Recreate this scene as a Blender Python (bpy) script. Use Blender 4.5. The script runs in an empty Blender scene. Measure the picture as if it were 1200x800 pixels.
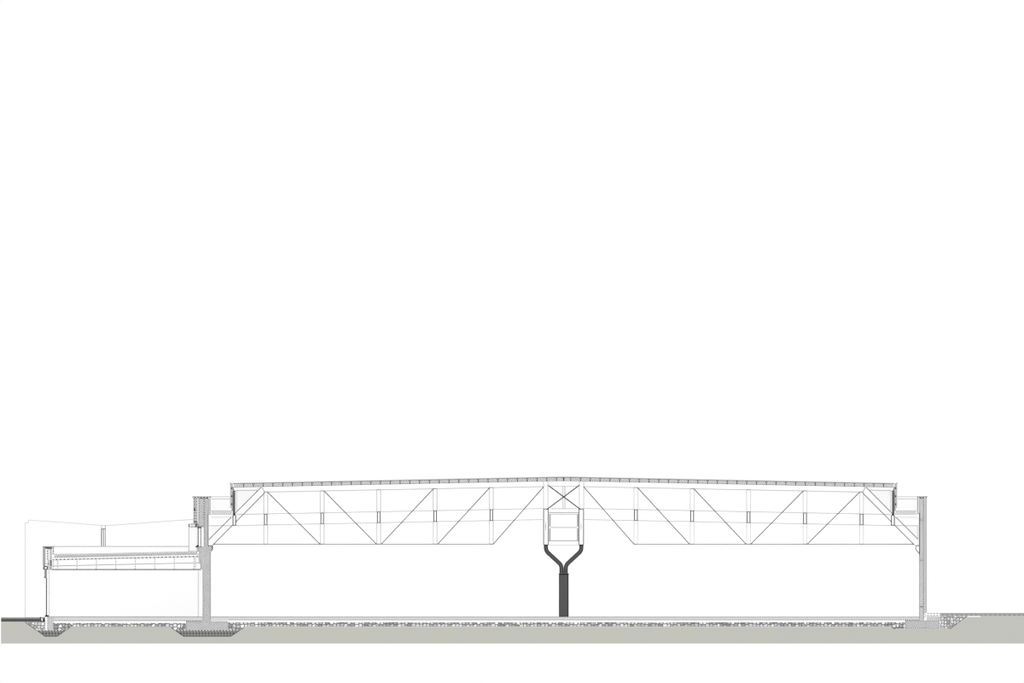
import bpy, bmesh, math
from mathutils import Vector

# ------------------------------------------------------------------ camera, sky, exposure
S = 0.08                                   # metres to one pixel of the section drawing
FLOOR_Y = 723.0                            # drawing line of the finished floor
SUN = 3.0                                  # added frontal fill on a surface that faces it, next to the sky's 1
LIT = 1.0 + SUN                            # light on an open face of the cut
WORLD = 1.0
scene = bpy.context.scene
cam_data = bpy.data.cameras.new('camera')
cam_data.type = 'ORTHO'
cam_data.ortho_scale = 1200 * S
cam_data.clip_start = 0.1
cam_data.clip_end = 300
cam = bpy.data.objects.new('camera', cam_data)
scene.collection.objects.link(cam)
cam.location = (0, -60, (FLOOR_Y - 400) * S)
cam.rotation_euler = (math.pi / 2, 0, 0)
scene.camera = cam

world = bpy.data.worlds.new('white_overcast_sky')
world.use_nodes = True
bg = world.node_tree.nodes['Background']
bg.inputs[0].default_value = (1, 1, 1, 1)
bg.inputs[1].default_value = WORLD
scene.world = world

front_fill_data = bpy.data.lights.new('front_fill_lamp', 'SUN')  # added lamp from the viewer's side, lifts the recessed white faces
front_fill_data.energy = SUN * math.pi
front_fill_data.angle = math.radians(0.6)
front_fill = bpy.data.objects.new('front_fill_lamp', front_fill_data)
scene.collection.objects.link(front_fill)
front_fill.location = (0, -50, 30)
front_fill.rotation_euler = (math.radians(90), 0, 0)

vs = scene.view_settings
scene.display_settings.display_device = 'sRGB'
vs.view_transform = 'Standard'
vs.look = 'None'
vs.gamma = 1
vs.use_curve_mapping = False
vs.exposure = 0
scene.cycles.max_bounces = 12
scene.cycles.diffuse_bounces = 10


# ------------------------------------------------------------------ materials
def lin(v):
    v /= 255.0
    return v / 12.92 if v <= 0.04045 else ((v + 0.055) / 1.055) ** 2.4


def rgb(c):
    if not isinstance(c, tuple):
        c = (c, c, c)
    return tuple(min(0.93, lin(x) / LIT) for x in c) + (1.0,)


def new_mat(name):
    m = bpy.data.materials.new(name)
    m.use_nodes = True
    nt = m.node_tree
    b = nt.nodes['Principled BSDF']
    b.inputs['Roughness'].default_value = 1.0
    b.inputs['Specular IOR Level'].default_value = 0.0
    return m, nt, b


def N(nt, kind, **kw):
    n = nt.nodes.new(kind)
    for k, v in kw.items():
        setattr(n, k, v)
    return n


def mth(nt, op, a, b=None):
    n = N(nt, 'ShaderNodeMath', operation=op)
    for i, x in enumerate((a, b)):
        if x is None:
            continue
        if isinstance(x, (int, float)):
            n.inputs[i].default_value = x
        else:
            nt.links.new(x, n.inputs[i])
    return n.outputs[0]


def mix(nt, fac, c1, c2):
    n = N(nt, 'ShaderNodeMix', data_type='RGBA')
    nt.links.new(fac, n.inputs[0])
    for i, c in ((6, c1), (7, c2)):
        if isinstance(c, tuple):
            n.inputs[i].default_value = c
        else:
            nt.links.new(c, n.inputs[i])
    return n.outputs[2]


def coords(nt):
    """object coordinates in drawing units (x to the right, z up)"""
    tc = N(nt, 'ShaderNodeTexCoord')
    sp = N(nt, 'ShaderNodeSeparateXYZ')
    nt.links.new(tc.outputs['Object'], sp.inputs[0])
    return mth(nt, 'MULTIPLY', sp.outputs[0], 1 / S), mth(nt, 'MULTIPLY', sp.outputs[2], 1 / S), tc


def plain(name, c):
    m, nt, b = new_mat(name)
    noise = N(nt, 'ShaderNodeTexNoise')
    noise.inputs['Scale'].default_value = 0.6
    a = rgb(c) if c else (0.296, 0.296, 0.296, 1.0)
    d = tuple(x * 0.985 for x in a[:3]) + (1.0,)
    nt.links.new(mix(nt, noise.outputs[0], a, d), b.inputs['Base Color'])
    return m


def dash(name, axis, period, c1, c2, duty=0.5, phase=0.0):
    m, nt, b = new_mat(name)
    x, z, _ = coords(nt)
    u = x if axis == 'x' else z
    u = mth(nt, 'ADD', mth(nt, 'MULTIPLY', u, 1 / period), 1000 + phase)
    f = mth(nt, 'LESS_THAN', mth(nt, 'FRACT', u), duty)
    nt.links.new(mix(nt, f, rgb(c2), rgb(c1)), b.inputs['Base Color'])
    return m


def checker(name, cell, c1, c2, skew=0.0):
    m, nt, b = new_mat(name)
    x, z, _ = coords(nt)
    a = mth(nt, 'FLOOR', mth(nt, 'ADD', mth(nt, 'MULTIPLY', x, 1 / cell), 0.13))
    d = mth(nt, 'FLOOR', mth(nt, 'ADD', mth(nt, 'MULTIPLY', z, 1 / cell), 0.17))
    p = mth(nt, 'FRACT', mth(nt, 'ADD', mth(nt, 'MULTIPLY', mth(nt, 'ADD', a, d), 0.5), 1000.1))
    f = mth(nt, 'LESS_THAN', p, 0.4)
    nt.links.new(mix(nt, f, rgb(c1), rgb(c2)), b.inputs['Base Color'])
    return m


def diagonal(name, period, c1, c2, duty=0.4):
    m, nt, b = new_mat(name)
    x, z, _ = coords(nt)
    u = mth(nt, 'MULTIPLY', mth(nt, 'ADD', x, z), 1 / period)
    v = mth(nt, 'MULTIPLY', mth(nt, 'SUBTRACT', x, z), 1 / period)
    f = mth(nt, 'LESS_THAN', mth(nt, 'FRACT', mth(nt, 'ADD', u, 1000)), duty)
    g = mth(nt, 'LESS_THAN', mth(nt, 'FRACT', mth(nt, 'ADD', v, 1000)), duty)
    h = mth(nt, 'MAXIMUM', f, g)
    nt.links.new(mix(nt, h, rgb(c2), rgb(c1)), b.inputs['Base Color'])
    return m


def dots(name, px, pz, r, c_dot, c_bg, squash=1.0, oz=0.0):
    m, nt, b = new_mat(name)
    x, z, _ = coords(nt)
    fx = mth(nt, 'MULTIPLY', mth(nt, 'SUBTRACT', mth(nt, 'FRACT', mth(nt, 'ADD', mth(nt, 'MULTIPLY', x, 1 / px), 1000)), 0.5), px)
    fz = mth(nt, 'MULTIPLY', mth(nt, 'SUBTRACT', mth(nt, 'FRACT', mth(nt, 'ADD', mth(nt, 'MULTIPLY', z, 1 / pz), 1000 + oz)), 0.5), pz * squash)
    d = mth(nt, 'SQRT', mth(nt, 'ADD', mth(nt, 'MULTIPLY', fx, fx), mth(nt, 'MULTIPLY', fz, fz)))
    f = mth(nt, 'LESS_THAN', d, r)
    nt.links.new(mix(nt, f, rgb(c_bg), rgb(c_dot)), b.inputs['Base Color'])
    return m


def pebbles(name, size, lo, hi, edge, edge_w):
    m, nt, b = new_mat(name)
    _x, _z, tc = coords(nt)
    mp = N(nt, 'ShaderNodeCombineXYZ')
    nt.links.new(_x, mp.inputs[0])
    nt.links.new(_z, mp.inputs[1])
    v1 = N(nt, 'ShaderNodeTexVoronoi', feature='DISTANCE_TO_EDGE')
    v2 = N(nt, 'ShaderNodeTexVoronoi', feature='F1')
    for v in (v1, v2):
        v.voronoi_dimensions = '2D'
        v.inputs['Scale'].default_value = 1 / size
        v.inputs['Randomness'].default_value = 0.6
        nt.links.new(mp.outputs[0], v.inputs['Vector'])
    sp = N(nt, 'ShaderNodeSeparateColor')
    nt.links.new(v2.outputs['Color'], sp.inputs[0])
    body = mix(nt, sp.outputs[0], rgb(lo), rgb(hi))
    f = mth(nt, 'LESS_THAN', v1.outputs['Distance'], edge_w)
    nt.links.new(mix(nt, f, body, rgb(edge)), b.inputs['Base Color'])
    return m


def earth(name, c1, c2):
    m, nt, b = new_mat(name)
    _x, _z, tc = coords(nt)
    n = N(nt, 'ShaderNodeTexNoise')
    n.inputs['Scale'].default_value = 0.45
    n.inputs['Detail'].default_value = 3
    nt.links.new(tc.outputs['Object'], n.inputs['Vector'])
    r = N(nt, 'ShaderNodeMapRange')
    r.inputs[1].default_value, r.inputs[2].default_value = 0.4, 0.6
    nt.links.new(n.outputs[0], r.inputs[0])
    nt.links.new(mix(nt, r.outputs[0], rgb(c1), rgb(c2)), b.inputs['Base Color'])
    return m


W = plain('white_board', None)
G = {v: plain('grey_ink_%d' % v, v) for v in (15, 40, 62, 80, 105, 130, 150, 170, 190, 205, 215, 225, 235)}
STEEL = plain('charcoal_painted_steel', 90)
SOIL = earth('pale_olive_earth', (196, 196, 186), (194, 195, 189))
CONC = checker('dotted_concrete', 1.05, 25, 262)
CONC_L = checker('pale_dotted_concrete', 1.05, 105, 262)
SLAB = diagonal('hatched_screed', 2.9, 198, 240, 0.3)
PEB = pebbles('gravel_fill', 3.6, 165, 250, 115, 0.11)
PEB_B = pebbles('coarse_gravel', 4.2, 150, 255, 100, 0.11)
BLIND = dots('lean_concrete_dots', 3.62, 3.3, 0.85, 40, 138, 1.0, 0.3)
ASPH_T = dash('asphalt_top', 'x', 2.0, 120, 165)
ASPH = dash('asphalt_base', 'x', 2.3, 78, 108)
CLAD = dots('speckled_cladding', 2.6, 3.3, 0.6, 95, 200)
INSUL = checker('mineral_wool', 1.1, 140, 250)
PAVE = dots('speckled_paving', 5.6, 1.9, 1.1, 105, 180, 2.2)
DX2 = dash('dotted_line_fine', 'x', 2.2, 60, 228)
DX2L = dash('dotted_line_pale', 'x', 2.2, 105, 205)
DX3 = dash('dotted_line_wide', 'x', 3.6, 60, 220)
DX46 = dash('batten_dots', 'x', 4.58, 45, 205, 0.34)
DZ2 = dash('dotted_line_upright', 'z', 2.15, 15, 220)
DZ3 = dash('dotted_line_upright_wide', 'z', 3.0, 50, 215)
DZL = dash('dotted_line_upright_pale', 'z', 3.0, 195, 250)
DXL = dash('dotted_line_level_pale', 'x', 2.4, 190, 245)
GLASS_E = plain('glass_edge', 150)


# ------------------------------------------------------------------ mesh helpers (drawing x, drawing y, depth)
def P(x, y):
    return ((x - 600) * S, (FLOOR_Y - y) * S)


class MB:
    """collects prisms standing in the section plane; every prism runs from depth a to depth b"""

    def __init__(self):
        self.bm = bmesh.new()
        self.mats = []

    def slot(self, mat):
        if mat not in self.mats:
            self.mats.append(mat)
        return self.mats.index(mat)

    def poly(self, pts, a, b, mat):
        k = self.slot(mat)
        f = [self.bm.verts.new((P(x, y)[0], a, P(x, y)[1])) for x, y in pts]
        g = [self.bm.verts.new((P(x, y)[0], b, P(x, y)[1])) for x, y in pts]
        n = len(pts)
        fs = [self.bm.faces.new(f), self.bm.faces.new(list(reversed(g)))]
        for i in range(n):
            fs.append(self.bm.faces.new((f[i], f[(i + 1) % n], g[(i + 1) % n], g[i])))
        for x in fs:
            x.material_index = k
        return self

    def cut(self, pts, a, b, mat, body, t=0.12):
        """a prism whose cut face carries the hatching and whose body behind is plain"""
        self.poly(pts, a, a + t, mat)
        return self.poly(pts, a + t, b, body)

    def box(self, x0, y0, x1, y1, a, b, mat):
        return self.poly([(x0, y0), (x1, y0), (x1, y1), (x0, y1)], a, b, mat)

    def strip(self, pts, w, a, b, mat, closed=False):
        """a bar of width w swept along the points, mitred at the corners"""
        k = self.slot(mat)
        n = len(pts)
        left, right = [], []
        for i in range(n):
            p = Vector(pts[i])
            q0 = Vector(pts[(i - 1) % n]) if (closed or i > 0) else None
            q1 = Vector(pts[(i + 1) % n]) if (closed or i < n - 1) else None
            d0 = (p - q0).normalized() if q0 is not None else None
            d1 = (q1 - p).normalized() if q1 is not None else None
            if d0 is None:
                d0 = d1
            if d1 is None:
                d1 = d0
            n0, n1 = Vector((-d0.y, d0.x)), Vector((-d1.y, d1.x))
            m = n0 + n1
            m = m.normalized() if m.length > 1e-6 else n0
            s = min(3.0, 1.0 / max(0.3, m.dot(n0)))
            left.append(p + m * (w / 2 * s))
            right.append(p - m * (w / 2 * s))

        def v(p, d):
            q = P(p.x, p.y)
            return self.bm.verts.new((q[0], d, q[1]))

        lf, rf = [v(p, a) for p in left], [v(p, a) for p in right]
        lb, rb = [v(p, b) for p in left], [v(p, b) for p in right]
        fs = []
        for i in range(n if closed else n - 1):
            j = (i + 1) % n
            for q in ((lf[i], lf[j], rf[j], rf[i]), (lb[i], rb[i], rb[j], lb[j]), (lf[i], lb[i], lb[j], lf[j]), (rf[i], rf[j], rb[j], rb[i])):
                fs.append(self.bm.faces.new(q))
        if not closed:
            for i in (0, n - 1):
                fs.append(self.bm.faces.new((lf[i], rf[i], rb[i], lb[i])))
        for x in fs:
            x.material_index = k
        return self

    def line(self, p, q, w, a, b, mat):
        return self.strip([p, q], w, a, b, mat)

    def build(self, name, parent=None, label=None):
        bmesh.ops.recalc_face_normals(self.bm, faces=self.bm.faces)
        me = bpy.data.meshes.new(name)
        base = Vector((0, 0, 0))
        q = parent
        while q is not None:
            base += q.location
            q = q.parent
        co = [v.co for v in self.bm.verts]
        if parent is None:
            # origin at the middle of the base
            xs, ys, zs = [c.x for c in co], [c.y for c in co], [c.z for c in co]
            org = Vector(((min(xs) + max(xs)) / 2, (min(ys) + max(ys)) / 2, min(zs)))
        else:
            org = base
        for v in self.bm.verts:
            v.co -= org
        self.bm.to_mesh(me)
        self.bm.free()
        for m in self.mats:
            me.materials.append(m)
        o = bpy.data.objects.new(name, me)
        scene.collection.objects.link(o)
        if parent is None:
            o.location = org
        else:
            o.parent = parent
        if label:
            o['label'] = label
        return o


def tag(o, label, cat, group=None, kind=None):
    o['label'] = label
    o['category'] = cat
    if group:
        o['group'] = group
    if kind:
        o['kind'] = kind
    return o


def thing(name, label, cat, at, group=None, kind=None):
    o = bpy.data.objects.new(name, None)
    scene.collection.objects.link(o)
    x, z = P(at[0], at[1])
    o.location = (x, at[2], z)
    o.empty_display_size = 0.3
    return tag(o, label, cat, group, kind)


def zig(m, x0, x1, ytop, ybot, teeth, w, a, b, mat):
    pts = []
    for i in range(2 * teeth + 1):
        x = x0 + (x1 - x0) * i / (2 * teeth)
        pts.append((x, ytop(x) if i % 2 else ybot(x)))
    m.strip(pts, w, a, b, mat)


D = 4.5            # depth of the built bay behind the cut
F0, F1 = -0.03, 0.02   # raised edge beads on the cut face
CX = 660.5
mirror = lambda x: 2 * CX - x


def roof_top(x):
    return 558.5 + 0.0195 * max(0.0, abs(x - CX) - 5)


def roof_bot(x):
    return roof_top(x) + 5.0


def chord_low(x):
    return roof_top(x) + 11.1


def rail_top(x):
    return 595.7 + 0.0195 * (abs(x - CX) - 24)


def rail_low(x):
    return rail_top(x) + 12.8


# ================================================================== GROUND
m = MB()
m.poly([(1.2, 728.6), (29.2, 728.6), (43, 738.6), (52.5, 745.9), (67.3, 745.9), (82.5, 734.6), (200, 734.6), (215, 745.9),
        (270.5, 745.9), (286.5, 734.6), (1045, 734.6), (1048.5, 736.9), (1113.5, 736.9), (1134.5, 722.6), (1149, 722.6),
        (1149, 721.5), (1203, 721.5), (1203, 753.8), (1.2, 753.8)], 0, 20, SOIL)
o = m.build('ground')
tag(o, 'pale olive band of cut earth running under the whole building', 'ground', kind='structure')

# asphalt forecourt, left
m = MB()
m.box(1.2, 723.2, 46.8, 724.8, 0, D + 0.4, ASPH_T)
m.box(1.2, 724.8, 46.8, 728.4, 0, D + 0.4, ASPH)
m.line((1.2, 726.6), (46.8, 726.6), 0.8, F0, F1, G[80])
o = m.build('pavement')
tag(o, 'dark layered asphalt forecourt left of the low wing', 'pavement', kind='structure')

# paving, right
m = MB()
m.box(1101.5, 718.2, 1203, 721.3, 0, 20, PAVE)
m.line((1101.5, 718.5), (1203, 718.5), 0.7, F0, F1, G[130])
m.line((1101.5, 721.0), (1203, 721.0), 0.7, F0, F1, G[150])
o = m.build('pavement')
tag(o, 'grey speckled paving strip running out to the right of the hall', 'pavement', kind='structure')
m = MB()
m.box(1086.3, 718.2, 1101.3, 721.6, 0, D, W)
m.line((1086.5, 718.6), (1101.3, 718.6), 0.8, F0, F1, DX3)
m.line((1086.5, 720.9), (1101.3, 720.9), 0.9, F0, F1, DX3)
o = m.build('path')
tag(o, 'white slab path with dashed edges at the foot of the right wall', 'path', kind='structure')

# gravel beds
def gravel(label, build):
    mm = MB()
    build(mm)
    ob = mm.build('gravel_bed')
    return tag(ob, label, 'gravel', kind='stuff')


gravel('wedge of gravel between asphalt forecourt and left footing', lambda q: (
    q.poly([(29.8, 728.7), (52.7, 728.7), (52.7, 738.0), (43.0, 738.0)], 0, D, PEB),
    q.line((29.5, 728.8), (43.0, 738.4), 0.6, F0, F1, G[80])))
gravel('thin gravel layer under the floor of the low wing', lambda q: (
    q.poly([(63.0, 729.6), (217.8, 729.6), (217.8, 738.1), (205.2, 738.1), (200.2, 734.4), (82.3, 734.4), (77, 738.1), (63.0, 738.1)], 0, D, PEB_B),
    q.line((82.3, 734.4), (77, 738.3), 0.7, F0, F1, G[80]),
    q.line((200.2, 734.4), (205.2, 738.3), 0.7, F0, F1, G[80]),
    q.line((82.3, 734.2), (200.2, 734.2), 0.6, F0, F1, DX2)))
gravel('long thin gravel layer under the hall floor', lambda q: (
    q.poly([(267.6, 728.6), (1060.6, 728.6), (1060.6, 736.6), (1048.8, 736.6), (1045, 734.3), (286.3, 734.3), (281, 738.1), (267.6, 738.1)], 0, D, PEB_B),
    q.line((286.3, 734.4), (281, 738.3), 0.7, F0, F1, G[80]),
    q.line((1045, 734.4), (1048.8, 736.8), 0.7, F0, F1, G[80]),
    q.line((286.3, 734.0), (1045, 734.0), 0.7, F0, F1, DX2)))
gravel('sloped gravel fill right of the right wall footing', lambda q: (
    q.poly([(1101.6, 721.6), (1133.8, 721.6), (1113.2, 736.5), (1101.6, 736.5)], 0, D, PEB),
    q.line((1133.6, 722.2), (1113.2, 736.6), 0.7, F0, F1, G[80]),
    q.line((1101.6, 736.3), (1113.2, 736.3), 0.6, F0, F1, G[130])))

# footings
t = thing('footing', 'small footing with dark bed under the left glass front', 'footing', (59.5, 745.8, 3))
q = MB()
q.poly([(43.3, 738.3), (76.7, 738.3), (67.2, 745.6), (52.6, 745.6)], 0, D, BLIND)
q.strip([(43.3, 738.4), (52.6, 745.4), (67.2, 745.4), (76.7, 738.4)], 0.7, F0, F1, G[62])
q.line((44, 738.6), (76, 738.6), 0.8, F0, F1, DX3)
q.build('bedding', t, 'dark dotted lean concrete bed')
q = MB()
q.box(55.6, 724.0, 62.8, 738.2, 0, D, CONC_L)
q.line((55.7, 724.0), (55.7, 738.2), 0.6, F0, F1, DZ2)
q.line((62.6, 729), (62.6, 738.2), 0.6, F0, F1, DZ2)
q.build('concrete_strip', t)
q = MB()
q.box(52.9, 723.6, 55.4, 738.2, 0, D, W)
q.line((53.1, 727), (53.1, 738.2), 0.5, F0, F1, DZ3)
q.build('insulation', t, 'white insulation board')

t = thing('footing', 'wide footing with dark bed under the left hall wall', 'footing', (242.7, 745.8, 3))
q = MB()
q.poly([(205.4, 738.3), (280.7, 738.3), (270.4, 745.6), (215.1, 745.6)], 0, D, BLIND)
q.strip([(205.4, 738.4), (215.1, 745.4), (270.4, 745.4), (280.7, 738.4)], 0.7, F0, F1, G[62])
q.line((206, 738.6), (280, 738.6), 0.8, F0, F1, DX3)
q.build('bedding', t, 'dark dotted lean concrete bed')
q = MB()
q.box(218.0, 728.0, 267.4, 738.2, 0, D, CONC)
q.line((218.3, 728.4), (267.2, 728.4), 0.7, F0, F1, DX2)
q.line((218.3, 728.2), (218.3, 738.2), 0.7, F0, F1, DZ2)
q.line((267.1, 728.2), (267.1, 738.2), 0.7, F0, F1, DZ2)
q.build('concrete_block', t)

t = thing('footing', 'dotted concrete footing under the right hall wall', 'footing', (1081, 736.8, 3))
q = MB()
q.box(1060.8, 726.6, 1100.3, 736.7, 0, D, CONC)
q.line((1060.8, 727.0), (1100.3, 727.0), 0.8, F0, F1, DX2)
q.line((1060.8, 736.2), (1100.3, 736.2), 0.9, F0, F1, DX2)
q.line((1061.2, 726.6), (1061.2, 736.7), 0.6, F0, F1, DZ2)
q.build('concrete_block', t)
q = MB()
q.box(1085.9, 721.9, 1100.3, 726.4, 0, D, CONC_L)
q.box(1100.5, 721.9, 1101.4, 736.5, 0, D, W)
q.line((1100.6, 722), (1100.6, 736.6), 0.7, F0, F1, DZ3)
q.build('edge_block', t)

# drainage channel at the forecourt
t = thing('drain_channel', 'small black drainage channel between asphalt and glass front', 'drain', (49.8, 728.4, 3))
q = MB()
q.poly([(47.0, 722.8), (48.2, 722.8), (48.2, 727.2), (51.4, 727.2), (51.4, 723.2), (52.6, 723.2), (52.6, 728.4), (47.0, 728.4)], 0, D, G[40])
q.build('channel', t)
q = MB()
q.box(48.3, 723.0, 51.3, 724.2, 0, D, G[170])
q.build('grating', t)
q = MB()
q.poly([(49.8, 724.4), (51.3, 724.4), (51.3, 727.1), (50.6, 727.1)], 0, D, G[15])
q.build('gutter', t)

# ================================================================== FLOORS
t = thing('floor', 'hatched floor slab of the low wing', 'floor', (150, 729.4, 3), kind='structure')
q = MB()
q.cut([(55.6, 722.4), (237.6, 722.4), (237.6, 727.4), (217.6, 727.4), (63.2, 727.4), (63.2, 723.8), (55.6, 723.8)], 0, D, SLAB, W)
q.line((55.6, 722.7), (237.5, 722.8), 0.9, F0, F1, DX2L)
q.line((63.2, 727.0), (237.5, 727.0), 1.0, F0, F1, DX2)
q.build('screed', t)
q = MB()
q.box(63.0, 727.5, 217.8, 729.4, 0, D, W)
q.build('insulation', t, 'white insulation board')
t = thing('floor', 'long hatched floor slab of the hall', 'floor', (660, 728.4, 3), kind='structure')
q = MB()
q.cut([(246.9, 722.4), (1076.9, 722.4), (1076.9, 726.4), (267.6, 726.4), (267.6, 727.6), (246.9, 727.6)], 0, D, SLAB, W)
q.line((246.9, 722.7), (1076.8, 722.8), 0.9, F0, F1, DX2L)
q.line((267.6, 726.1), (1076.8, 726.1), 1.0, F0, F1, DX2)
q.build('screed', t)
q = MB()
q.box(267.6, 726.6, 1060.6, 728.4, 0, D, W)
q.build('insulation', t, 'white insulation board')

# ================================================================== WALLS
# --- left hall wall
wl = thing('wall_left', 'dotted concrete hall wall between low wing and hall, with clad parapet', 'wall', (242, 727.8, 3), kind='structure')
q = MB()
q.cut([(237.9, 727.8), (237.9, 640.4), (239.2, 640.4), (239.2, 584.3), (243.9, 584.3), (243.9, 639.2), (249.3, 639.2),
        (249.3, 643.6), (246.8, 646.2), (246.8, 727.8)], 0, D, CONC, W)
q.line((244.0, 602), (244.0, 639.4), 0.75, F0, F1, G[62])
q.line((239.2, 584.5), (239.2, 640.2), 0.9, F0, F1, DZ2)
q.line((237.9, 667), (237.9, 727.6), 0.8, F0, F1, DZ2)
q.line((246.7, 646), (246.7, 727.6), 0.8, F0, F1, DZ2)
q.strip([(244, 639.3), (249.1, 639.3), (249.1, 643.4), (246.7, 646.2)], 0.8, F0, F1, G[80])
q.box(248.2, 639.4, 249.5, 643.2, F0 - 0.01, F1, G[40])
q.build('concrete_wall', wl)
q = MB()
q.box(232.9, 584.3, 239.1, 617.2, 0, D, CONC)
q.line((232.9, 584.3), (232.9, 613), 1.0, F0, F1, DZ2)
q.line((233, 617.0), (239, 617.0), 0.8, F0, F1, G[80])
q.build('parapet_block', wl)
q = MB()
q.poly([(232.9, 640.4), (237.8, 640.4), (237.8, 667.2), (235.2, 667.2), (235.2, 660), (232.9, 660)], 0, D, CONC)
q.line((233.2, 640.6), (237.8, 640.6), 0.6, F0, F1, G[105])
q.line((235.4, 655), (235.4, 667), 0.7, F0, F1, DZ2)
q.build('bearing_block', wl)
q = MB()
q.box(226.6, 582.6, 231.7, 612.8, 0, D, CLAD)
q.line((226.8, 582.6), (226.8, 612.8), 0.5, F0, F1, G[190])
q.line((228.6, 583), (228.6, 612), 0.6, F0, F1, DZ3)
q.box(227.2, 595.2, 228.8, 598.6, F0, F1, G[62])
q.strip([(227.0, 612.6), (229.4, 611.0), (231.5, 612.9)], 0.9, F0, F1, G[80])
q.build('cladding', wl, 'grey speckled outer cladding')
q = MB()
q.box(231.8, 583.6, 232.8, 612.8, 0, D, W)
q.build('air_gap', wl)
q = MB()
q.poly([(244.1, 584.2), (246.9, 584.2), (246.9, 603.0), (244.1, 603.0)], 0, D, INSUL)
q.line((246.6, 583), (246.6, 602.8), 0.6, F0, F1, G[170])
q.line((244.3, 584), (244.3, 602), 0.6, F0, F1, DZ2)
q.build('insulation', wl)
q = MB()
q.box(225.4, 581.3, 247.6, 582.6, 0, D, G[170])
q.box(232.4, 582.6, 244.4, 584.2, 0, D, G[105])
q.box(225.6, 582.5, 226.4, 584.4, 0, D, G[205])
q.line((227, 582.7), (247, 582.7), 0.8, F0, F1, DX3)
q.build('coping', wl, 'grey metal coping')
q = MB()
q.poly([(221.2, 613.6), (232.2, 613.6), (232.2, 617.4), (221.2, 617.4)], 0, D, G[235])
q.strip([(221.5, 614.0), (232, 614.0), (232, 617.0), (221.5, 617.0)], 0.9, F0, F1, DX3, True)
q.box(229.0, 613.4, 230.8, 617.2, F0, F1, G[62])
q.build('canopy', wl, 'small outlined canopy box over clerestory window')
# clerestory window in the left hall wall
t = thing('window_1', 'clerestory window in the left hall wall above the low roof', 'window', (233.5, 640.4, 3), kind='structure')
q = MB()
q.box(231.6, 617.8, 233.0, 639.6, 0, D, GLASS_E)
q.build('glass', t)
q = MB()
q.box(231.2, 617.6, 236.0, 618.6, -0.02, D, G[15])
q.box(234.9, 618.6, 235.8, 640.2, 0, D, G[130])
q.box(233.2, 618.8, 234.7, 639.8, 0.02, D, W)
q.build('window_frame', t)
q = MB()
q.poly([(229.2, 641.0), (229.2, 639.9), (231.6, 638.6), (232.9, 638.6), (232.9, 640.3), (231.0, 641.0)], -0.02, D, G[15])
q.box(230.6, 641.2, 232.6, 646.0, 0, D, CLAD)
q.build('window_sill', t, 'black sill')
# reveal panel beyond
m = MB()
m.box(221.0, 618.0, 230.4, 645.2, 3.6, 4.5, W)
m.line((221.4, 618.0), (221.4, 645.6), 0.7, 3.57, 3.62, G[190])
o = m.build('reveal_panel')
tag(o, 'white reveal panel beside the clerestory window of the left hall wall', 'panel')

# --- right hall wall
wr = thing('wall_right', 'tall layered right wall of the hall with dotted joints', 'wall', (1081, 726.5, 3), kind='structure')
q = MB()
q.cut([(1077.1, 584.4), (1082.4, 584.4), (1082.4, 726.4), (1077.1, 726.4)], 0, D, CONC_L, W)
q.line((1077.5, 584.4), (1077.5, 602), 0.8, F0, F1, DZ2)
q.line((1077.6, 602), (1077.6, 650), 1.1, F0, F1, G[80])
q.line((1077.5, 650), (1077.5, 726.2), 0.8, F0, F1, DZ2)
q.line((1082.3, 584.4), (1082.3, 726.2), 1.1, F0, F1, DZ2)
for y in (609.2, 656.2, 710.8):
    q.line((1078.0, y), (1082, y), 0.8, F0, F1, G[62])
q.build('concrete_wall', wr)
q = MB()
q.box(1082.7, 583.2, 1085.7, 718.0, 0, D, G[205])
q.line((1085.4, 583.2), (1085.4, 717.8), 0.7, F0, F1, G[130])
q.line((1084.0, 583.2), (1084.0, 717.8), 0.5, F0, F1, DZL)
q.build('cladding', wr, 'pale grey outer cladding')
q = MB()
q.box(1082.7, 718.2, 1085.7, 726.4, 0, D, W)
q.strip([(1083, 718.4), (1085.4, 721.2), (1083, 723.5)], 0.7, F0, F1, G[170])
q.build('plinth', wr)
q = MB()
q.box(1074.3, 581.2, 1086.9, 582.5, 0, D, G[170])
q.box(1077.2, 582.5, 1082.6, 584.3, 0, D, G[105])
q.line((1075, 582.8), (1086, 582.8), 0.7, F0, F1, DX3)
q.build('coping', wr, 'grey metal coping')
q = MB()
q.box(1074.5, 582.8, 1076.9, 602.4, 0, D, G[235])
q.line((1075.3, 583), (1075.3, 602), 1.0, F0, F1, DZ2)
q.box(1077.0, 600.6, 1078.3, 602.6, F0, F1, G[15])
q.build('upstand', wr)
q = MB()
q.poly([(1073.0, 639.1), (1077.0, 639.1), (1077.0, 648.6), (1073.0, 643.6)], 0, D, W)
q.line((1072.9, 639.2), (1077.4, 639.2), 0.9, F0, F1, G[62])
q.line((1073.2, 639.2), (1073.2, 643.6), 0.8, F0, F1, G[105])
q.line((1073.2, 643.5), (1077.7, 648.7), 0.9, F0, F1, G[62])
q.build('corbel', wr, 'white corbel under the truss end')
q = MB()
q.box(1074.9, 606.4, 1075.7, 639.0, 4.2, D - 0.12, DZL)
q.build('lining_edge', wr)

# back wall of the hall
m = MB()
xs = [276.5 + (mirror(276.5) - 276.5) * i / 40 for i in range(41)]
m.poly([(247.2, 722.3), (247.2, 606.2), (276.5, 606.2)] + [(x, roof_bot(x) + 0.1) for x in xs] + [(mirror(276.5), 606.2), (1076.6, 606.2), (1076.6, 722.3)], D - 0.1, D + 0.1, W)
o = m.build('wall_back')
tag(o, 'plain white rear wall of the hall', 'wall', kind='structure')

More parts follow.
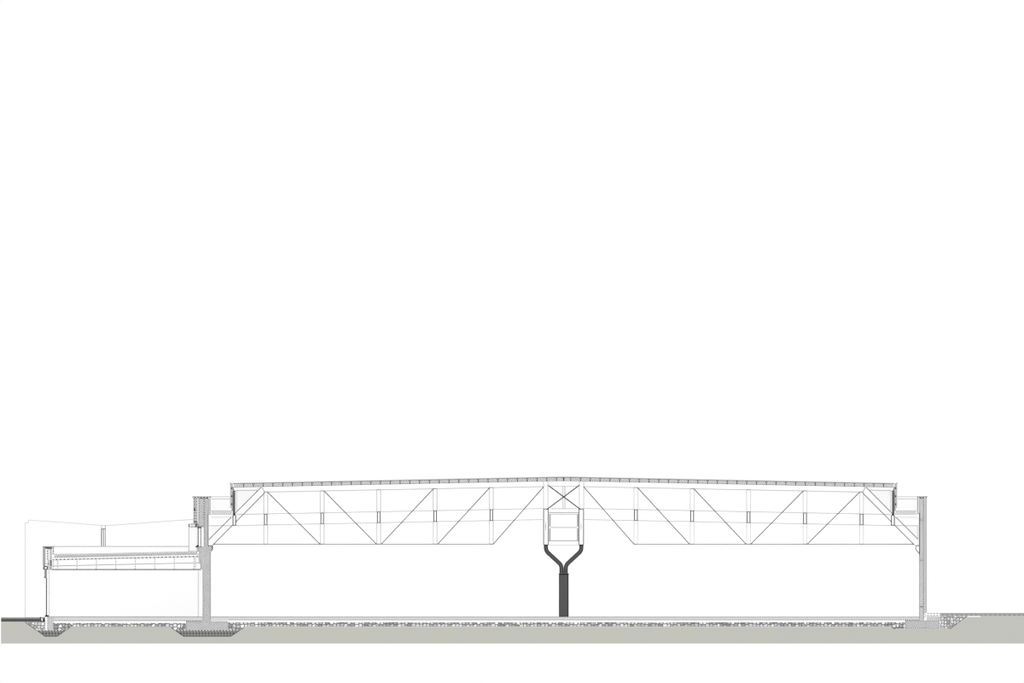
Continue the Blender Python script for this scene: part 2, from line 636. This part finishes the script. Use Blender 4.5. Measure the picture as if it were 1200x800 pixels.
# ================================================================== LOW WING
# glazed front
t = thing('window_2', 'tall thin glazed front of the low wing', 'window', (55.5, 722.4, 3), kind='structure')
q = MB()
q.box(54.0, 676.6, 55.1, 720.9, 0, D, G[80])
q.build('glass', t, 'dark glass seen edge on')
q = MB()
q.box(55.3, 667.6, 57.6, 720.9, 0.02, D, W)
q.line((57.4, 667.6), (57.4, 721), 0.7, 0, 0.05, G[205])
q.line((55.6, 670.5), (57.4, 670.5), 0.6, 0, 0.05, G[190])
q.build('mullion', t)
q = MB()
q.poly([(52.6, 722.3), (52.6, 721.4), (54.2, 720.2), (55.0, 720.8), (57.2, 720.4), (57.2, 722.3)], -0.02, D, G[15])
q.build('window_sill', t, 'black sill')
# sunshade
t = thing('sunshade_box', 'grey roller shade box under the parapet of the glass front', 'sunshade', (53, 677.2, 3))
q = MB()
q.box(52.0, 668.0, 54.9, 675.6, 0, D, G[170])
q.line((53.6, 668), (53.6, 675.6), 0.8, F0, F1, G[130])
q.build('guide_rail', t)
q = MB()
q.box(51.9, 675.6, 53.8, 676.9, -0.02, D, G[15])
q.build('bottom_bar', t, 'black bottom bar')
# parapet
t = thing('parapet', 'clad parapet of the low wing above the glass front', 'parapet', (56, 667.4, 3))
q = MB()
q.box(50.2, 641.2, 53.1, 662.8, 0, D, G[170])
q.box(50.2, 664.0, 51.0, 667.4, 0, D, G[190])
q.line((51.3, 660.4), (57, 660.4), 0.9, F0, F1, DX2)
q.build('cladding', t, 'grey outer cladding')
q = MB()
q.box(53.3, 642.9, 55.4, 662.8, 0, D, W)
q.line((54.0, 643), (54.0, 660), 0.6, F0, F1, DZL)
q.box(55.5, 642.9, 60.2, 667.4, 0, D, INSUL)
q.box(56.3, 643.8, 59.0, 655.6, F0, F1, G[235])
q.line((55.5, 643), (55.5, 656), 0.8, F0, F1, DZ3)
q.line((59.9, 643), (59.9, 662), 0.9, F0, F1, DZ2)
q.box(59.2, 656.6, 60.6, 663.2, F0 - 0.01, F1, G[62])
q.box(59.0, 664.4, 59.8, 666.2, F0 - 0.01, F1, G[40])
q.build('core', t)
q = MB()
q.box(50.0, 639.9, 63.4, 641.0, 0, D, G[150])
q.box(54.0, 641.0, 60.8, 642.8, 0, D, G[80])
q.box(52.8, 640.8, 54.2, 642.0, F0, F1, G[15])
q.build('coping', t, 'dark metal coping')
q = MB()
q.box(61.6, 641.2, 63.0, 649.2, 0, D, G[235])
q.line((62.4, 641.4), (62.4, 649.2), 0.9, F0, F1, DZ3)
q.build('upstand', t)
q = MB()
ring = [(53.6 + 2.0 * math.cos(a * math.pi / 6), 665.2 + 1.9 * math.sin(a * math.pi / 6)) for a in range(12)]
q.strip(ring, 1.1, -0.06, D, G[62], True)
q.build('shade_roller', t, 'dark ring of the shade roller')
q = MB()
q.box(51.1, 663.0, 52.2, 664.6, -0.02, D, G[15])
q.box(51.1, 665.7, 51.9, 667.0, -0.02, D, G[40])
q.build('bracket', t, 'black bracket')

# flat roof of the low wing
fr = lambda off: (lambda x: 649.4 - 0.0218 * (x - 64) + off)
t = thing('flat_roof', 'gently pitched low roof build-up of the left wing', 'roof', (148, 667.4, 3))
q = MB()
f0, f4, f5, f9 = fr(0), fr(4.2), fr(5.6), fr(13.6)
q.poly([(60.6, f0(60.6)), (232.7, f0(232.7)), (232.7, f4(232.7)), (60.6, f4(60.6))], 0, D, W)
q.line((63.2, fr(0.1)(63)), (232.5, fr(0.1)(232.5)), 0.5, F0, F1, G[190])
x = 63.5
while x < 231:
    n = min(5, int((232.5 - x) / 2.0))
    if n < 1:
        break
    zig(q, x, x + 2.0 * n, fr(0.6), fr(3.6), n, 0.55, F0, F1, G[80])
    x += 2.0 * n
q.line((61, fr(3.7)(61)), (232.5, fr(3.7)(232.5)), 0.5, F0, F1, G[170])
q.build('insulation', t)
q = MB()
q.poly([(60.6, f4(60.6) + 0.1), (232.7, f4(232.7) + 0.1), (232.7, f5(232.7) + 1), (60.6, f5(60.6) + 1)], 0, D, W)
q.line((61.5, fr(6.0)(61.5)), (232.6, fr(6.0)(232.6)), 1.3, F0, F1, DX46)
q.build('deck', t)
q = MB()
q.poly([(60.6, f5(60.6) + 1.2), (232.7, f5(232.7) + 1.2), (232.7, 666.4), (60.6, 666.4)], 1.0, 1.3, W)
q.line((60.8, fr(13.5)(60.8)), (232.5, fr(13.5)(232.5)), 0.75, 0.96, 1.02, G[150])
for i, x in enumerate([62.5, 67.6] + [90.1 + 22.85 * k for k in range(7)] + [229.0]):
    q.line((x, fr(7.2)(x)), (x, 666), 1.2, 0.94, 1.02, DZL)
q.build('roof_beam', t, 'white beam with pale dotted stiffeners')
q = MB()
q.cut([(60.6, 666.5), (235.0, 666.5), (235.0, 667.7), (60.6, 667.7)], 0, D, G[130], W)
for k in range(7):
    q.box(89.4 + 22.85 * k, 666.2, 90.6 + 22.85 * k, 667.6, F0, F1, G[80])
q.build('ceiling_board', t, 'grey ceiling board')

# parapet beyond (far edge of the low roof)
m = MB()
m.box(63.6, 639.6, 220.8, 648.6, 4.2, 4.5, W)
m.line((63.6, 640.2), (220.8, 640.2), 1.2, 4.15, 4.22, G[215])
o = m.build('parapet')
tag(o, 'long plain white parapet seen at the far edge of the low roof', 'parapet')
# column line at the far end of the low room
m = MB()
m.box(232.0, 668.0, 237.6, 722.3, 4.0, 4.5, W)
m.line((232.6, 669), (232.6, 722.3), 0.9, 3.96, 4.02, G[225])
o = m.build('pilaster')
tag(o, 'slim white pilaster beside the left hall wall inside the low wing', 'pilaster')

# building behind the low wing
t = thing('building', 'white building with shallow butterfly roof line behind the low wing', 'building', (130, 728.5, 15))
q = MB()
out = [(29.5, 728.5), (29.5, 612.5), (33.4, 612.5), (33.4, 609.2), (84, 612.6), (112, 615.0), (122, 615.5), (134, 615.1), (180, 611.6), (226, 608.4), (236, 608.0), (236, 728.5)]
q.poly(out, 12, 18, W)
q.build('wall', t)
q = MB()
q.strip(out[:10], 0.75, 11.95, 18, G[215])
q.build('verge_trim', t, 'thin grey edge of the outline')
q = MB()  # slim triple post, three grey uprights below the roof valley
q.box(118.2, 619.2, 119.9, 640, 11.7, 11.95, G[170])
q.box(120.0, 619.2, 121.0, 640, 11.75, 11.95, W)
q.box(121.0, 619.2, 121.9, 640, 11.7, 11.95, G[130])
q.box(122.0, 619.2, 123.1, 640, 11.75, 11.95, W)
q.box(123.1, 619.2, 123.9, 640, 11.7, 11.95, G[130])
q.box(118.6, 619.0, 123.9, 619.8, 11.68, 11.95, G[105])
q.box(118.4, 615.8, 119.4, 619.0, 11.7, 11.95, G[215])
q.box(123.1, 615.8, 123.9, 619.0, 11.7, 11.95, G[170])
q.build('triple_post', t, 'grey triple post at the roof valley')

# ================================================================== MAIN ROOF
roof = thing('roof', 'long shallow pitched panel roof over the hall', 'roof', (CX, 571, 3))
xs = [272.8 + (mirror(272.8) - 272.8) * i / 60 for i in range(61)]
xs = sorted(xs + [CX, CX - 5, CX + 5])
q = MB()
for i in range(len(xs) - 1):
    a, b = xs[i], xs[i + 1]
    q.poly([(a, roof_top(a) + 0.5), (b, roof_top(b) + 0.5), (b, roof_top(b) + 1.25), (a, roof_top(a) + 1.25)], 0, D, G[105])
    q.poly([(a, roof_top(a) - 0.35), (b, roof_top(b) - 0.35), (b, roof_top(b) + 0.5), (a, roof_top(a) + 0.5)], 0, D, G[205])
bmesh.ops.remove_doubles(q.bm, verts=q.bm.verts, dist=1e-5)
q.build('membrane', roof)
q = MB()
top = [(x, roof_top(x) + 1.3) for x in xs]
bot = [(x, roof_bot(x) - 0.9) for x in reversed(xs)]
q.poly(top + bot, 0.02, D, W)
ribs = [652.2 - 11.46 * k for k in range(34)]
ribs = [r for r in ribs if r > 276]
ribs = sorted(ribs + [CX] + [mirror(r) for r in ribs])
edges = [273.4] + ribs + [mirror(273.4)]
for i in range(len(edges) - 1):
    a, b = edges[i] + 0.7, edges[i + 1] - 0.7
    n = max(2, round((b - a) / 2.15))
    zig(q, a, b, lambda x: roof_top(x) + 1.6, lambda x: roof_bot(x) - 1.2, n, 0.55, -0.01, 0.03, G[105])
q.build('insulation', roof, 'white insulation with zigzag hatching')
q = MB()
top = [(x, roof_bot(x) - 0.9) for x in xs]
bot = [(x, roof_bot(x)) for x in reversed(xs)]
q.cut(top + bot, 0, D, G[150], W)
q.build('deck', roof, 'thin grey deck sheet')
for r in ribs:
    w = 1.0 if abs(r - CX) > 1 else 1.4
    q = MB()
    a, b = roof_top(r) + 1.2, roof_bot(r) - 0.3
    q.poly([(r - w * .8, a), (r + w * .8, a), (r + w * .8, a + .7), (r + w * .45, a + .7), (r + w * .45, b - .7), (r + w * .8, b - .7),
            (r + w * .8, b), (r - w * .8, b), (r - w * .8, b - .7), (r - w * .45, b - .7), (r - w * .45, a + .7), (r - w * .8, a + .7)], -0.04, D, G[62])
    q.build('rib', roof)


# ------------------------------------------------------------------ upstand glazing at both roof ends
def upstand(fx, label):
    t = thing('fascia', label, 'fascia', (fx(272.8), 604, 3))
    q = MB()
    q.poly([(fx(269.6), 595.0), (fx(269.6), 565.6), (fx(270.6), 566.2), (fx(272.5), 567.6), (fx(272.5), 598.0), (fx(271.2), 598.0), (fx(271.2), 595.0)], 0, D, G[190])
    q.strip([(fx(269.4), 565.4), (fx(272.6), 567.4)], 0.8, F0, D, G[150])
    q.line((fx(272.4), 568), (fx(272.4), 598), 0.5, F0, F1, G[150])
    q.build('cladding', t, 'pale grey outer cladding')
    for y in (571.8, 581.2, 590.6):
        q = MB()
        q.box(fx(270.8), y - 0.85, fx(272.3), y + 0.85, -0.05, 0.1, G[15])
        q.build('batten', t)
    q = MB()
    q.cut([(fx(272.7), 576.2), (fx(275.6), 576.2), (fx(275.6), 601.4), (fx(272.7), 601.4)], 0, D, G[105], W)
    q.line((fx(274.9), 577), (fx(274.9), 600), 0.7, F0, F1, G[80])
    q.build('glazing', t, 'dark glazing seen edge on')
    q = MB()
    q.box(fx(273.0), 574.8, fx(275.9), 576.1, -0.04, D, G[15])
    q.poly([(fx(272.8), 571.2), (fx(273.7), 571.2), (fx(274.6), 574.8), (fx(273.2), 574.8)], 0, D, G[80])
    q.build('head_frame', t)
    q = MB()
    q.poly([(fx(272.9), 601.4), (fx(275.8), 601.4), (fx(275.8), 603.2), (fx(274.4), 603.2), (fx(272.9), 602.4)], -0.04, D, G[15])
    q.build('sill_frame', t)
    q = MB()
    q.box(fx(276.9), 574.9, fx(277.5), 601.2, 0.3, 0.5, G[215])
    q.box(fx(275.7), 576.5, fx(276.0), 600.8, 0.3, 0.5, G[235])
    q.build('inner_reveal', t)


upstand(lambda x: x, 'grey clad glazed upstand at the left end of the hall roof')
upstand(mirror, 'grey clad glazed upstand at the right end of the hall roof')


# narrow gutter roofs between wall and upstand
def gutter_roof(x0, x1, label):
    t = thing('gutter_roof', label, 'roof', ((x0 + x1) / 2, 606, 3))
    lo, hi = min(x0, x1), max(x0, x1)
    q = MB()
    q.box(lo, 597.9, hi, 603.0, 0.02, D, W)
    q.line((lo, 598.4), (hi, 598.4), 0.7, F0, F1, G[170])
    q.line((lo, 602.8), (hi, 602.8), 0.8, F0, F1, G[190])
    zig(q, lo + 0.6, hi - 0.6, lambda x: 599.0, lambda x: 602.2, max(3, round((hi - lo) / 2.25)), 0.5, -0.02, 0.03, G[130])
    q.build('insulation', t)
    q = MB()
    q.box(lo, 603.1, hi, 604.8, 0.02, D, W)
    q.cut([(lo, 604.9), (hi, 604.9), (hi, 605.9), (lo, 605.9)], 0.0, D, DXL, W)
    q.build('soffit', t, 'pale dotted soffit')


gutter_roof(247.2, 272.6, 'narrow zigzag hatched gutter roof beside the left hall wall parapet')
gutter_roof(1048.6, 1074.2, 'narrow zigzag hatched gutter roof beside the right hall wall parapet')

for x0, x1, lab in ((247.8, 269.4, 'slim white coping rail above the left gutter roof'), (1051.8, 1074.1, 'slim white coping rail above the right gutter roof')):
    m = MB()
    m.box(x0, 581.4, x1, 597.8, 4.0, 4.4, W)
    m.line((x0, 581.8), (x1, 581.8), 0.8, 3.96, 4.02, G[215])
    m.line((x0, 584.4), (x1, 584.4), 0.9, 3.96, 4.02, G[215])
    o = m.build('coping_rail')
    tag(o, lab, 'rail')


# ================================================================== TRUSSES
def truss(fx, label, posts, thick):
    t = thing('roof_truss', label, 'truss', (fx(440), 638, 2.2))
    # top chord
    q = MB()
    seg = [311.0 + (636.3 - 311.0) * i / 10 for i in range(11)]
    q.poly([(fx(x), roof_bot(x) + 0.15) for x in seg] + [(fx(x), chord_low(x)) for x in reversed(seg)], 2.0, 2.4, W)
    q.strip([(fx(x), chord_low(x)) for x in seg], 0.9, 1.96, 2.02, G[205])
    q.poly([(fx(276.2), 571.2), (fx(304.5), 570.6), (fx(302), 574.3), (fx(276.2), 574.6)], 2.0, 2.4, W)
    q.line((fx(276.2), 574.5), (fx(302), 574.2), 0.75, 1.96, 2.02, G[190])
    q.build('top_chord', t)
    # bottom tie
    q = MB()
    q.line((fx(250.5), 637.4), (fx(577.6), 637.4), 0.85, 2.1, 2.2, G[130])
    q.build('bottom_tie', t, 'thin grey tie bar')
    # middle rail
    q = MB()
    seg = [277.0 + (636.0 - 277.0) * i / 10 for i in range(11)]
    q.poly([(fx(x), rail_top(x)) for x in seg] + [(fx(x), rail_low(x)) for x in reversed(seg)], 1.6, 1.9, W)
    q.poly([(fx(244.6), 608), (fx(276.8), 608), (fx(276.8), rail_low(276.8)), (fx(244.6), rail_low(256))], 1.6, 1.9, W)
    q.strip([(fx(x), rail_top(x)) for x in seg], 0.9, 1.56, 1.62, G[205])
    q.strip([(fx(244.8), rail_low(262))] + [(fx(x), rail_low(x)) for x in seg], 0.9, 1.56, 1.62, G[205])
    q.build('middle_rail', t, 'white rail with pale edges')
    # end strut
    q = MB()
    q.poly([(fx(306.4), 570.7), (fx(310.2), 576.4), (fx(249.6), 638.2), (fx(244.5), 638.2), (fx(244.5), 632.2)], 1.95, 2.4, W)
    q.line((fx(305.9), 570.9), (fx(244.8), 632.0), 0.85, 1.4, 2.4, G[105])
    q.line((fx(310.3), 577.2), (fx(249.8), 638.0), 0.85, 1.4, 2.4, G[105])
    q.line((fx(306.8), 570.8), (fx(310.2), 576.4), 0.7, 1.9, 2.4, G[150])
    q.line((fx(249.2), 638.2), (fx(252.6), 637.2), 0.8, 1.9, 2.4, G[105])
    q.build('end_strut', t, 'inclined white end strut with grey edges')
    # posts
    for x in posts:
        q = MB()
        y0 = chord_low(x) - 0.2
        q.box(fx(x - 2.6), y0, fx(x + 2.6), 637.6, 1.98, 2.4, W)
        for s in (-2.2, 2.2):
            q.line((fx(x + s), y0 + 0.4), (fx(x + s), 637.4), thick, 1.94, 2.0, G[225])
        q.line((fx(x - 2.2), y0 + 0.1), (fx(x + 2.2), y0 + 0.1), 0.8, 1.93, 2.0, G[130])
        q.line((fx(x - 2.2), 637.3), (fx(x + 2.2), 637.3), 0.9, 1.93, 2.0, G[105])
        q.build('post', t)
    # diagonal tie rods
    up = lambda x: chord_low(x) + 0.1
    rods = [((posts[0] + 2.2, up(posts[0])), (posts[1] - 2.6, 637.4)),
            ((posts[1] + 2.2, up(posts[1])), (posts[2] - 2.6, 637.4)),
            ((posts[2] + 2.9, 637.4), (posts[3] - 2.0, up(posts[3]))),
            ((posts[3] + 3.0, 637.4), (posts[4] - 2.0, up(posts[4]))),
            ((posts[4] + 2.2, 637.4), (637.0, up(637) + 0.2))]
    for a, b in rods:
        q = MB()
        q.line((fx(a[0]), a[1]), (fx(b[0]), b[1]), 0.85, 1.45, 1.53, G[62])
        for e in (a, b):
            q.box(fx(e[0] - 0.4), e[1] - 0.4, fx(e[0] + 0.4), e[1] + 0.4, 1.45, 2.1, G[80])
        q.build('tie_rod', t, 'thin dark diagonal tie rod')
    return t


posts = [311.4, 377.6, 443.8, 509.9, 575.8]
truss(lambda x: x, 'white roof truss left of the forked column', posts, 1.4)
truss(mirror, 'white roof truss right of the forked column', posts, 0.95)


# purlin boxes cut by the section
def purlin(x, w, y0, y1, label):
    t = thing('purlin', label, 'purlin', (x, y1, 0.8), 'cut purlin boxes along the trusses')
    q = MB()
    q.box(x - w, y0, x + w, y1, 0.02, 1.56, W)
    q.build('core', t)
    q = MB()
    for s in (-1, 1):
        q.box(x + s * w - 0.55, y0, x + s * w + 0.55, y1, -0.02, 1.56, G[62])
    q.box(x - w, y0 - 0.2, x + w, y0 + 0.6, -0.02, 1.56, G[80])
    q.box(x - w, y1 - 0.5, x + w, y1 + 0.3, -0.02, 1.56, G[80])
    q.build('steel_flange', t, 'dark steel edges')


ordinal = ['first', 'second', 'third', 'fourth', 'fifth']
for i, x in enumerate(posts):
    purlin(x, 1.5, rail_top(x), rail_low(x), 'dark edged purlin box, %s post of the left truss from the left wall' % ordinal[i])
for i, x in enumerate(posts):
    purlin(mirror(x), 1.7, rail_top(x), rail_low(x), 'dark edged purlin box, %s post of the right truss from the right wall' % ordinal[i])
purlin(274.6, 1.5, 603.6, 615.3, 'dark edged purlin box directly under the left roof upstand')
purlin(mirror(274.6), 1.6, 603.6, 615.3, 'dark edged purlin box directly under the right roof upstand')

# ================================================================== CENTRE FRAME
t = thing('support_frame', 'white gallery frame with cross bracing on top of the forked column', 'frame', (CX, 638.4, 2))
for x in (639.5, mirror(639.5)):
    q = MB()
    q.box(x - 2.9, roof_bot(x) + 0.2, x + 2.9, 595.6, 1.9, 2.4, W)
    for s in (-2.5, 2.5):
        q.line((x + s, roof_bot(x) + 0.4), (x + s, 595.4), 1.1, 1.86, 1.92, G[225])
    q.build('upper_post', t, 'white post with pale edges')
for x in (639.8, mirror(639.8)):
    q = MB()
    q.box(x - 3.0, 595.8, x + 3.0, 638.2, 1.6, 2.4, W)
    q.line((x - 2.7, 595.8), (x - 2.7, 638.2), 1.1, 1.56, 1.62, G[105])
    q.line((x + 2.6, 595.8), (x + 2.6, 638.2), 1.2, 1.56, 1.62, G[130])
    q.line((x - 3.0, 596.2), (x + 3.0, 596.2), 0.9, 1.54, 1.62, G[62])
    q.line((x - 3.0, 638.0), (x + 3.0, 638.0), 0.6, 1.54, 1.62, G[80])
    q.poly([(x - 0.3, 608), (x + 0.15, 617), (x - 0.3, 625), (x - 0.75, 617)], 1.57, 1.62, G[130])
    q.build('lower_post', t, 'white post with dark grey edges')
for a, b in (((642.6, 568.6), (680.2, 596.6)), ((678.6, 568.6), (641.0, 596.6))):
    q = MB()
    k = 1.42 if a[0] < 660 else 1.5
    q.line(a, b, 1.1, k, k + 0.08, G[15])
    for e in (a, b):
        q.box(e[0] - 0.5, e[1] - 0.5, e[0] + 0.5, e[1] + 0.5, k, 1.95, G[40])
    q.build('cross_brace', t, 'thin black cross brace')
q = MB()
q.box(643.2, roof_bot(660) + 0.3, 678.0, 569.2, 2.0, 2.3, W)
q.line((645, 569.6), (676, 569.6), 0.8, 1.96, 2.02, G[215])
q.line((659.6, 569.8), (659.6, 595.2), 0.75, 1.96, 2.02, G[205])
q.line((662.0, 569.8), (662.0, 595.2), 1.5, 1.96, 2.02, G[225])
q.build('hanger', t, 'pale twin hanger')
q = MB()
q.box(643.0, 595.2, 678.2, 600.2, 1.9, 2.3, W)
q.line((645.5, 595.9), (676, 595.9), 1.2, 1.86, 1.92, G[215])
q.line((643.2, 600.5), (678.8, 600.5), 0.9, 1.84, 2.3, G[170])
q.line((645, 602.5), (676, 602.5), 0.8, 1.84, 2.3, G[205])
q.build('top_rail', t)
q = MB()
q.line((644.5, 602.3), (644.5, 616.6), 0.9, 1.84, 2.3, G[105])
q.line((644.5, 618.8), (644.5, 633.2), 0.9, 1.84, 2.3, G[105])
q.line((643.2, 602), (643.2, 633), 0.6, 1.9, 2.3, G[225])
q.build('side_frame', t)
q = MB()
q.line((676.9, 602.3), (676.9, 616.9), 1.2, 1.84, 2.3, G[150])
q.line((676.9, 618.6), (676.9, 633.2), 1.2, 1.84, 2.3, G[150])
q.line((678.2, 602), (678.2, 633), 0.9, 1.9, 2.3, G[225])
q.build('side_frame', t)
q = MB()
q.line((645, 617.7), (676, 617.7), 1.7, 1.9, 2.2, G[225])
q.build('middle_rail', t)
q = MB()
q.box(643.0, 633.2, 678.2, 638.2, 1.9, 2.3, W)
q.line((643, 633.4), (678.2, 633.4), 0.85, 1.86, 2.3, G[150])
q.line((643.4, 638.3), (678.2, 638.3), 0.9, 1.86, 2.3, G[215])
q.build('bottom_rail', t)

# ================================================================== FORKED COLUMN
t = thing('forked_column', 'charcoal forked steel column standing in the middle of the hall', 'column', (CX, 722.3, 2))


def arc(p0, c, p1, n=6):
    out = []
    for i in range(n + 1):
        s = i / n
        out.append(((1 - s) ** 2 * p0[0] + 2 * s * (1 - s) * c[0] + s * s * p1[0], (1 - s) ** 2 * p0[1] + 2 * s * (1 - s) * c[1] + s * s * p1[1]))
    return out


for fx in (lambda x: x, mirror):
    path = [(639.7, 638.4)] + arc((639.7, 640.8), (639.7, 645.0), (642.4, 647.6)) + arc((655.4, 659.6), (658.0, 662.2), (658.0, 666.0)) + [(658.0, 671.5)]
    path = [(fx(x), y) for x, y in path]
    q = MB()
    q.strip(path, 4.5, 1.7, 2.2, STEEL)
    n = len(path)
    for s in (-1, 1):
        side = []
        for i in range(n):
            a, b = Vector(path[max(0, i - 1)]), Vector(path[min(n - 1, i + 1)])
            d = (b - a).normalized()
            side.append((path[i][0] - d.y * s * 1.95, path[i][1] + d.x * s * 1.95))
        q.strip(side, 0.95, 1.66, 2.24, G[40])
    q.line((path[0][0] - 2.3, 638.7), (path[0][0] + 2.3, 638.7), 0.9, 1.64, 2.26, G[15])
    q.build('arm', t, 'bent charcoal arm with black edges')
q = MB()
q.box(655.2, 672.0, 666.0, 722.2, 1.5, 2.4, STEEL)
q.line((655.4, 672), (655.4, 722.2), 0.8, 1.46, 2.44, G[40])
q.line((665.7, 672), (665.7, 722.2), 1.2, 1.46, 2.44, G[40])
q.build('shaft', t)
q = MB()
q.poly([(654.8, 671.6), (666.6, 671.6), (666.6, 673.0), (665.8, 673.2), (655.6, 673.2), (654.8, 673.0)], 1.44, 2.46, G[40])
q.build('head_plate', t, 'black head plate')
q = MB()
q.box(655.0, 721.7, 666.2, 722.35, 1.42, 2.48, G[40])
q.build('base_plate', t)
